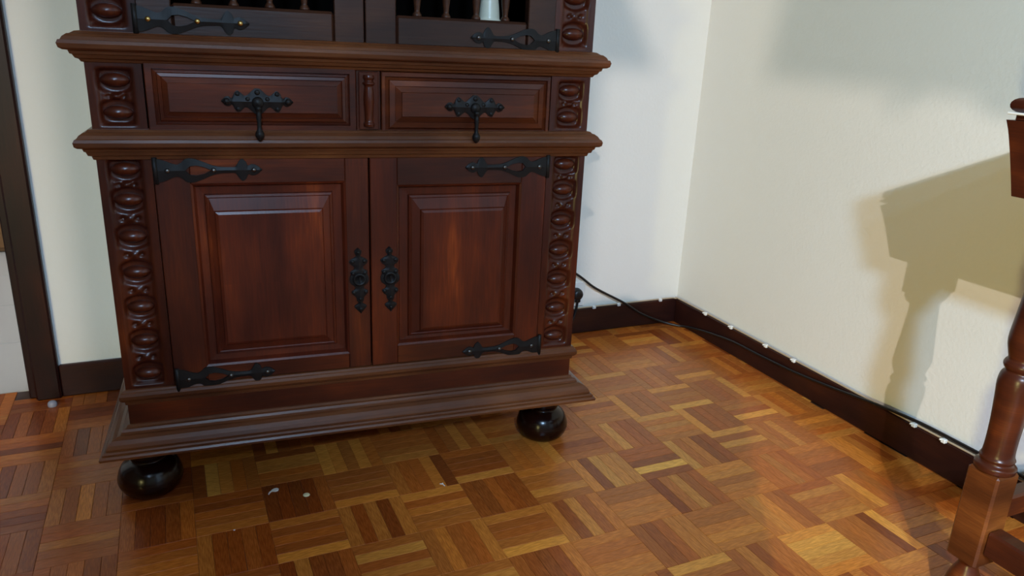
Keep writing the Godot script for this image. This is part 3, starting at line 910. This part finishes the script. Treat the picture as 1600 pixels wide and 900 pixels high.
# ------------------------------------------------------------------ cables, socket, small things
func build_small() -> void:
	var b := 0.0158
	# thin pale cable clipped along the top of the baseboards
	var st := start(true)
	tube(st, [Vector3(-0.95, 0.0945, b - 0.003), Vector3(-0.6, 0.0948, b - 0.003), Vector3(-0.3, 0.095, b - 0.003), Vector3(-0.06, 0.0955, b - 0.003), Vector3(-0.022, 0.0955, 0.022), Vector3(-b + 0.003, 0.0955, 0.06), Vector3(-b + 0.003, 0.0948, 0.5), Vector3(-b + 0.003, 0.095, 1.0), Vector3(-b + 0.003, 0.0945, 1.5), Vector3(-b + 0.003, 0.0945, 2.6)], 0.0028, 8, 8)
	tag(put("thin_cable", done(st), M.cable), "thin beige cable clipped along the top of the baseboard", "cable")
	# thick black cable from behind the cabinet
	st = start(true)
	tube(st, [Vector3(-0.80, 0.40, 0.05), Vector3(-0.62, 0.325, 0.04), Vector3(-0.455, 0.228, 0.03), Vector3(-0.375, 0.170, 0.03), Vector3(-0.251, 0.103, 0.03), Vector3(-0.178, 0.056, 0.032), Vector3(-0.10, 0.022, 0.042), Vector3(-0.045, 0.010, 0.075), Vector3(-0.024, 0.014, 0.11), Vector3(-0.022, 0.034, 0.215), Vector3(-0.022, 0.052, 0.349), Vector3(-0.022, 0.056, 0.475), Vector3(-0.022, 0.064, 0.643), Vector3(-0.022, 0.079, 0.79), Vector3(-0.0225, 0.096, 0.92), Vector3(-0.012, 0.1035, 1.05), Vector3(-0.012, 0.105, 1.171), Vector3(-0.012, 0.104, 1.327), Vector3(-0.012, 0.1035, 1.6), Vector3(-0.012, 0.1032, 2.6)], 0.0042, 10, 8)
	tag(put("black_cable", done(st), M.black), "black cable running from behind the cabinet along the right baseboard", "cable")
	# clips
	var cs := start()
	bx(cs, Vector3(-0.006, -0.005, -0.005), Vector3(0.006, 0.006, 0.006), 0.0018)
	var cs2 := start(true)
	tube(cs2, [Vector3(-0.0055, 0.003, -0.004), Vector3(-0.0055, 0.003, 0.010)], 0.0022, 8, 1)
	var body := done(cs)
	var nail := done(cs2)
	var place := ["on the baseboard nearest the black plug", "on the back baseboard halfway between plug and corner", "on the back baseboard just left of the corner", "on the right baseboard first after the corner", "on the right baseboard second after the corner",
		"on the right baseboard third after the corner", "on the right baseboard fourth after the corner", "on the right baseboard where the black cable reaches its top edge", "on the right baseboard second from the table leg, thick and bright", "on the right baseboard nearest the table leg, thick and bright"]
	var spots := [[-0.365, 0], [-0.263, 0], [-0.085, 0], [0.193, 1], [0.331, 1], [0.500, 1], [0.622, 1], [0.920, 1], [1.047, 1], [1.131, 1]]
	for i in spots.size():
		var on_right: bool = spots[i][1] == 1
		var at := Vector3(-b + 0.001, 0.0930, spots[i][0]) if on_right else Vector3(spots[i][0], 0.0925, b - 0.001)
		if i >= 8:
			at += Vector3(-0.004, 0.001, 0)
		var c := thing("cable_clip", "small white cable clip " + place[i], "cable clip", at, -PI / 2 if on_right else 0.0, "white clips along the baseboards")
		if i == 7:
			c.scale = Vector3.ONE * 0.7
		put("clip_body", body, M.white, c)
		put("nail", nail, M.white, c)
	# socket and plug
	var so := thing("wall_socket", "white wall socket half hidden behind the cabinet above the baseboard", "socket", Vector3(-0.447, 0.146, 0.0))
	put("face_plate", box(Vector3(-0.045, -0.046, 0.0), Vector3(0.045, 0.044, 0.009), 0.003), M.white, so)
	st = start(true)
	lathe(st, [Vector2(0.024, 0.009), Vector2(0.022, 0.0095), Vector2(0.022, 0.004), Vector2(0.0, 0.004)], Vector3.ZERO, 28, Vector3.BACK)
	put("socket_well", done(st), M.white, so)
	var pl := thing("plug", "black plug in the wall socket beside the cabinet", "plug", Vector3(-0.440, 0.150, 0.006))
	st = start(true)
	lathe(st, smooth_profile([Vector2(0.019, 0.0), Vector2(0.0215, 0.006), Vector2(0.021, 0.016), Vector2(0.018, 0.026), Vector2(0.011, 0.031), Vector2(0.0, 0.032)]), Vector3.ZERO, 24, Vector3.BACK)
	tube(st, [Vector3(0, -0.006, 0.018), Vector3(0.001, -0.026, 0.019)], 0.011, 12, 2)
	put("plug_body", done(st), M.black, pl)
	st = start(true)
	tube(st, [Vector3(0.001, -0.020, 0.019), Vector3(0.0, -0.04, 0.019), Vector3(-0.006, -0.075, 0.018), Vector3(-0.03, -0.125, 0.02), Vector3(-0.08, -0.145, 0.03), Vector3(-0.2, -0.146, 0.05)], 0.0045, 8, 5)
	put("cord", done(st), M.black, pl)
	# flecks on the floor
	st = start()
	plate_flat(st, [Vector2(-0.010, 0.002), Vector2(-0.004, -0.0015), Vector2(0.0, -0.0045), Vector2(0.006, -0.006), Vector2(0.011, -0.004), Vector2(0.0125, 0.001), Vector2(0.009, 0.006), Vector2(0.003, 0.0065), Vector2(-0.001, 0.003), Vector2(-0.005, 0.002), Vector2(-0.010, 0.006), Vector2(-0.0135, 0.010), Vector2(-0.014, 0.008)], 0.0016)
	var f := put("paint_fleck", done(st), M.fleck, null, Vector3(-1.538, 0.0002, 0.662))
	f.rotation.y = 0.25
	tag(f, "white tailed fleck on the floor in front of the cabinet's left half", "fleck", "flecks on the parquet")
	st = start(true)
	dome(st, Vector3.ZERO, 0.0075, 0.003, Vector3.UP, 14)
	tag(put("paint_fleck", done(st), M.fleck_y, null, Vector3(-1.472, 0.0, 0.702)), "round yellowish fleck on the floor right of the tailed white one", "fleck", "flecks on the parquet")
	st = start(true)
	tube(st, [Vector3(-0.005, 0.001, -0.004), Vector3(-0.001, 0.0012, -0.001), Vector3(0.002, 0.001, -0.004), Vector3(0.001, 0.0012, 0.002), Vector3(0.003, 0.001, 0.008)], 0.0011, 6, 4)
	tag(put("paint_fleck", done(st), M.fleck, null, Vector3(-1.177, 0.0, 0.764)), "tiny white curled thread on the floor in front of the cabinet's right half", "fleck", "flecks on the parquet")
	st = start(true)
	dome(st, Vector3.ZERO, 0.0022, 0.001, Vector3.UP, 8)
	tag(put("paint_fleck", done(st), M.fleck, null, Vector3(-1.628, 0.0, 0.779)), "pin-sized white speck on the floor left of the tailed white fleck", "fleck", "flecks on the parquet")
	# bright glint on the floor, built as a small pale dome
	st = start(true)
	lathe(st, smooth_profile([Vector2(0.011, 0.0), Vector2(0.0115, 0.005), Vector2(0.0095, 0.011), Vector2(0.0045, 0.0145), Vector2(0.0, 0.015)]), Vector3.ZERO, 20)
	tag(put("glint_dome", done(st), plain(Color8(150, 154, 172), 0.3), null, Vector3(-2.030, 0.0, 0.062)), "small pale dome standing in for a glint on the floor at the foot of the door frame", "floor glint")
	# wooden cupboard in the next room
	var cu := thing("cupboard", "plain brown wooden cupboard beyond the doorway in the next room", "cupboard", Vector3(-2.75, 0, -1.62))
	var brown := plain(Color8(150, 104, 58), 0.45)
	put("body", box(Vector3(-0.5, 0.0, -0.4), Vector3(0.5, 0.95, 0.0), 0.004), brown, cu)
	for s in [-1.0, 1.0]:
		put("door", box(Vector3(minf(s * 0.01, s * 0.47), 0.02, 0.0), Vector3(maxf(s * 0.01, s * 0.47), 0.91, 0.018), 0.004), brown, cu)

func plate_flat(st: SurfaceTool, pts: Array, h: float) -> void:
	var poly := PackedVector2Array(pts)
	var ix := Geometry2D.triangulate_polygon(poly)
	for i in range(0, ix.size(), 3):
		var a := poly[ix[i]]
		var b := poly[ix[i + 1]]
		var c := poly[ix[i + 2]]
		tri(st, Vector3(a.x, h, a.y), Vector3(b.x, h, b.y), Vector3(c.x, h, c.y), Vector3.UP)
	for i in poly.size():
		var a := poly[i]
		var b := poly[(i + 1) % poly.size()]
		quad(st, Vector3(a.x, h, a.y), Vector3(b.x, h, b.y), Vector3(b.x, 0, b.y), Vector3(a.x, 0, a.y), Vector3(b.y - a.y, 0, a.x - b.x))

# ------------------------------------------------------------------ lights
const ADDED_SPOT_AT := Vector3(-3.35, 2.73, 5.14)
const PANEL_AT := Vector3(-2.06, 2.07, 3.78)
const PANEL_WAY := Vector3(0.9, -1.4, 0.1)
const ADDED_PANEL_E := 15.6
const UP_E := 2.2
const ADDED_SPOT_E := 12.8
const GLOBE_AT := Vector3(-3.3, 0.5, 3.2)
const GLOBE_E := 4.3
const NEXT_E := 1.25

func build_lights() -> void:
	var a := AreaLight3D.new()                                  # added panel standing in for daylight from behind the camera
	a.name = "added_panel_light"
	a.area_size = Vector2(0.24, 0.12)
	a.position = PANEL_AT
	a.light_color = Color(0.42, 0.68, 1.0).linear_to_srgb()
	a.light_energy = ADDED_PANEL_E
	a.shadow_enabled = true
	a.set("area_range", 12.0)
	add_child(a)
	a.look_at_from_position(PANEL_AT, PANEL_AT + PANEL_WAY, Vector3.UP)
	var up := AreaLight3D.new()                                 # added uplight that brightens the ceiling, no such source known
	up.name = "added_uplight"
	up.area_size = Vector2(0.24, 0.12)
	up.light_color = Color(0.50, 0.72, 1.0).linear_to_srgb()
	up.light_energy = UP_E
	up.shadow_enabled = true
	up.set("area_range", 12.0)
	add_child(up)
	up.look_at_from_position(PANEL_AT + Vector3(0.1, 0.28, -0.06), PANEL_AT + Vector3(0.4, 1.1, -1.1), Vector3.UP)
	var s := SpotLight3D.new()                                  # added warm spot behind the camera for the warm light on the walls
	s.name = "added_spot_light"
	s.position = ADDED_SPOT_AT
	s.light_color = Color(1.0, 0.86, 0.76).linear_to_srgb()
	s.light_energy = ADDED_SPOT_E
	s.spot_angle = 27.0
	s.spot_angle_attenuation = 0.6
	s.spot_range = 12.0
	s.spot_attenuation = 2.0
	s.light_size = 0.014
	s.shadow_enabled = true
	add_child(s)
	s.look_at_from_position(s.position, Vector3(0.0, 0.55, 0.75), Vector3.UP)
	var g := SpotLight3D.new()                                  # added soft warm fill behind the camera, set in a globe
	g.name = "added_fill_light"
	g.position = GLOBE_AT
	g.light_color = Color(1.0, 0.90, 0.36).linear_to_srgb()
	g.light_energy = GLOBE_E
	g.spot_angle = 40.0
	g.spot_angle_attenuation = 0.8
	g.spot_range = 12.0
	g.spot_attenuation = 2.0
	g.light_size = 0.1
	g.shadow_enabled = true
	add_child(g)
	g.look_at_from_position(GLOBE_AT, Vector3(-0.2, 0.5, 0.9), Vector3.UP)
	var n := OmniLight3D.new()                                  # added fill for the next room, without a fixture
	n.name = "next_room_light"
	n.position = Vector3(-1.78, 2.3, -1.4)
	n.light_color = Color(0.74, 0.83, 1.0).linear_to_srgb()
	n.light_energy = NEXT_E
	n.omni_range = 10.0
	n.omni_attenuation = 2.0
	n.light_size = 0.1
	n.shadow_enabled = true
	add_child(n)

func build_behind() -> void:
	# added out of view behind the camera: lights, plus boards and screen for shade
	var pan := thing("added_daylight_panel", "added cool panel standing in for daylight, hung unseen behind the viewer", "lamp", PANEL_AT)
	var turned := Node3D.new()
	turned.name = "head"
	pan.add_child(turned)
	turned.basis = Basis.looking_at(PANEL_WAY, Vector3.UP)
	var glow := plain(Color8(210, 225, 240), 0.4)
	glow.emission_enabled = true
	glow.emission = Color(0.8, 0.92, 1.0)
	glow.emission_energy_multiplier = 0.8
	put("diffuser", box(Vector3(-0.13, -0.07, 0.012), Vector3(0.13, 0.07, 0.02)), glow, turned)
	put("housing", box(Vector3(-0.14, -0.08, 0.02), Vector3(0.14, 0.08, 0.05), 0.004), M.white, turned)
	put("rod", box(Vector3(-0.006, 0.0, 0.02), Vector3(0.006, 0.84, 0.032)), M.iron, pan)
	var upper := Node3D.new()  # head of the added uplight
	upper.name = "upper_head"
	pan.add_child(upper)
	upper.position = Vector3(0.1, 0.28, -0.06)
	upper.basis = Basis.looking_at(Vector3(0.3, 0.82, -1.04), Vector3.UP)
	put("diffuser", box(Vector3(-0.12, -0.06, 0.012), Vector3(0.12, 0.06, 0.02)), glow, upper)
	put("housing", box(Vector3(-0.13, -0.07, 0.02), Vector3(0.13, 0.07, 0.04), 0.004), M.white, upper)
	put("arm", box(Vector3(-0.01, 0.27, 0.0), Vector3(0.11, 0.282, 0.03)), M.iron, pan)
	var st := start()
	var l := thing("added_ceiling_spot", "added small warm spot below the ceiling, unseen behind the viewer", "lamp", Vector3(ADDED_SPOT_AT.x, 0, ADDED_SPOT_AT.z))
	st = start(true)
	lathe(st, [Vector2(0.0, 2.9), Vector2(0.05, 2.9), Vector2(0.05, 2.885), Vector2(0.012, 2.88), Vector2(0.010, 2.755), Vector2(0.0, 2.752)], Vector3.ZERO, 20)
	put("stem", done(st), M.iron, l)
	var bulb := plain(Color8(255, 220, 180), 0.4)
	bulb.emission_enabled = true
	bulb.emission = Color(1.0, 0.8, 0.62)
	bulb.emission_energy_multiplier = 3.0
	st = start(true)
	dome(st, Vector3(0, ADDED_SPOT_AT.y, 0), 0.02, 0.02, Vector3.UP, 14)
	dome(st, Vector3(0, ADDED_SPOT_AT.y, 0), 0.02, 0.02, Vector3.DOWN, 14)
	put("bulb", done(st), bulb, l)
	var gl := thing("added_globe", "added round globe for soft warm fill, on a low foot unseen behind the viewer", "lamp", Vector3(GLOBE_AT.x, 0, GLOBE_AT.z))
	st = start(true)
	dome(st, Vector3(0, GLOBE_AT.y, 0), 0.11, 0.11, Vector3.UP, 28)
	dome(st, Vector3(0, GLOBE_AT.y, 0), 0.11, 0.11, Vector3.DOWN, 28)
	var gm := bulb.duplicate()
	gm.emission = Color(1.0, 0.84, 0.6)
	gm.emission_energy_multiplier = 0.2
	put("globe", done(st), gm, gl)
	put("foot", lathed([Vector2(0, 0), Vector2(0.12, 0), Vector2(0.12, 0.02), Vector2(0.02, 0.04), Vector2(0.015, 0.1), Vector2(0.015, 0.385), Vector2(0, 0.39)]), M.iron, gl)
	# corners where the boards' shadows end on the walls and the cabinet, brought back along the lamp's rays to the boards
	var shade := func(p: Vector3) -> Vector2:
		var k := (ADDED_SPOT_AT.z - 3.98) / (ADDED_SPOT_AT.z - p.z)
		var q := ADDED_SPOT_AT.lerp(p, k)
		return Vector2(q.x, q.y)
	var sx := func(x: float, z: float) -> float:
		return lerpf(GLOBE_AT.x, x, (GLOBE_AT.z - 2.3) / (GLOBE_AT.z - z))
	var scr := thing("added_shade_screen", "added upright screen that shades the cabinet, unseen behind the viewer", "screen", Vector3.ZERO)  # added to keep the globe light off the cabinet
	put("panel", box(Vector3(sx.call(-1.95, 0.7), 0.02, 2.29), Vector3(sx.call(-0.862, 0.75), 1.0, 2.31), 0.003), M.ceiling, scr)
	put("foot", box(Vector3(sx.call(-1.9, 0.7), 0.0, 2.24), Vector3(sx.call(-0.92, 0.75), 0.02, 2.36), 0.003), M.jamb, scr)
	for side in 3:  # boards added only to block the spot and panel light
		var poly: Array = [[Vector2(shade.call(Vector3(-1.95, 0.5, 0.0)).x, 1.72), Vector2(shade.call(Vector3(-0.862, 0.5, 0.75)).x, 1.72), Vector2(shade.call(Vector3(-0.862, 0.5, 0.75)).x, shade.call(Vector3(-0.40, 0.929, 0.0)).y), shade.call(Vector3(-0.228, 0.929, 0.0)), shade.call(Vector3(-0.338, 1.113, 0.0)), shade.call(Vector3(-0.52, 1.42, 0.0)), shade.call(Vector3(-0.9, 2.0, 0.0)), Vector2(shade.call(Vector3(-1.95, 0.5, 0.0)).x, shade.call(Vector3(-0.9, 2.0, 0.0)).y)],
			[shade.call(Vector3(0, 0.904, 0.304)), shade.call(Vector3(0, 0.889, 1.11)), shade.call(Vector3(0, 0.885, 1.45)), shade.call(Vector3(0, 2.0, 1.45)), shade.call(Vector3(0, 2.0, 0.42)), shade.call(Vector3(0, 1.124, 0.325))],
			[Vector2(-2.30, 1.1), Vector2(-1.80, 1.1), Vector2(-1.80, 1.40), Vector2(-1.88, 1.51), Vector2(-1.98, 1.59), Vector2(-2.30, 1.59)]][side]
		var zb: float = [3.98, 3.98, 2.9][side]
		var h := thing("added_shade_board", ["added slanted board that shades the upper back wall, unseen behind the viewer", "added small board that shades the upper right wall, unseen behind the viewer", "added board that shades the floor and lower cabinet, unseen behind the viewer"][side], "board", Vector3.ZERO, 0.0)
		st = start()
		var pv := PackedVector2Array(poly)
		var ix := Geometry2D.triangulate_polygon(pv)
		for z in [zb, zb + 0.015]:
			for i in range(0, ix.size(), 3):
				tri(st, Vector3(pv[ix[i]].x, pv[ix[i]].y, z), Vector3(pv[ix[i + 1]].x, pv[ix[i + 1]].y, z), Vector3(pv[ix[i + 2]].x, pv[ix[i + 2]].y, z), Vector3.BACK if z > zb + 0.01 else Vector3.FORWARD)
		for i in pv.size():
			var a := pv[i]
			var b := pv[(i + 1) % pv.size()]
			quad(st, Vector3(a.x, a.y, zb), Vector3(b.x, b.y, zb), Vector3(b.x, b.y, zb + 0.015), Vector3(a.x, a.y, zb + 0.015), Vector3(b.y - a.y, a.x - b.x, 0))
		put("board", done(st), M.ceiling, h)
		st = start()
		var lo := INF
		var hi := -INF
		var top := INF
		for q in pv:
			lo = minf(lo, q.x)
			hi = maxf(hi, q.x)
			top = minf(top, q.y)
		for k in ([0.02, 0.28] if side == 2 else [0.35, 0.75]):
			var x := lerpf(lo, hi, k)
			bx(st, Vector3(x - 0.003, top + 0.08, zb + 0.004), Vector3(x + 0.003, 2.9, zb + 0.011))
		put("rod", done(st), M.iron, h)

func _ready() -> void:
	cam = Camera3D.new()
	cam.name = "camera"
	cam.position = CAM
	# world-to-camera = Rz(roll) * Rx(pitch) * Ry(yaw)
	var r := Basis(Vector3.BACK, -0.0456) * Basis(Vector3.RIGHT, 0.3146) * Basis(Vector3.UP, 0.4244)
	cam.basis = r.transposed()
	cam.keep_aspect = Camera3D.KEEP_HEIGHT
	cam.fov = rad_to_deg(2.0 * atan(450.0 / 1174.39))
	cam.near = 0.02
	add_child(cam)
	cam.current = true
	var we := WorldEnvironment.new()
	we.name = "surroundings"
	var env := Environment.new()
	env.background_mode = Environment.BG_COLOR
	env.background_color = Color(0.5, 0.6, 0.7)
	env.tonemap_mode = Environment.TONE_MAPPER_LINEAR
	env.tonemap_exposure = 1.0
	env.sdfgi_enabled = true
	env.ssao_enabled = true
	env.ssil_enabled = true
	we.environment = env
	add_child(we)
	build_lights()
	make_materials()
	build_room()
	build_floor()
	build_cabinet()
	build_table()
	build_vase()
	build_small()
	build_behind()
	for o in get_children():                                   # to real size
		if o is Node3D:
			o.position *= K
			if o is Light3D:
				o.light_energy *= K * K
				if o is AreaLight3D:
					o.area_size *= K
				else:
					o.light_size *= K
			elif not o is Camera3D:
				o.scale *= K
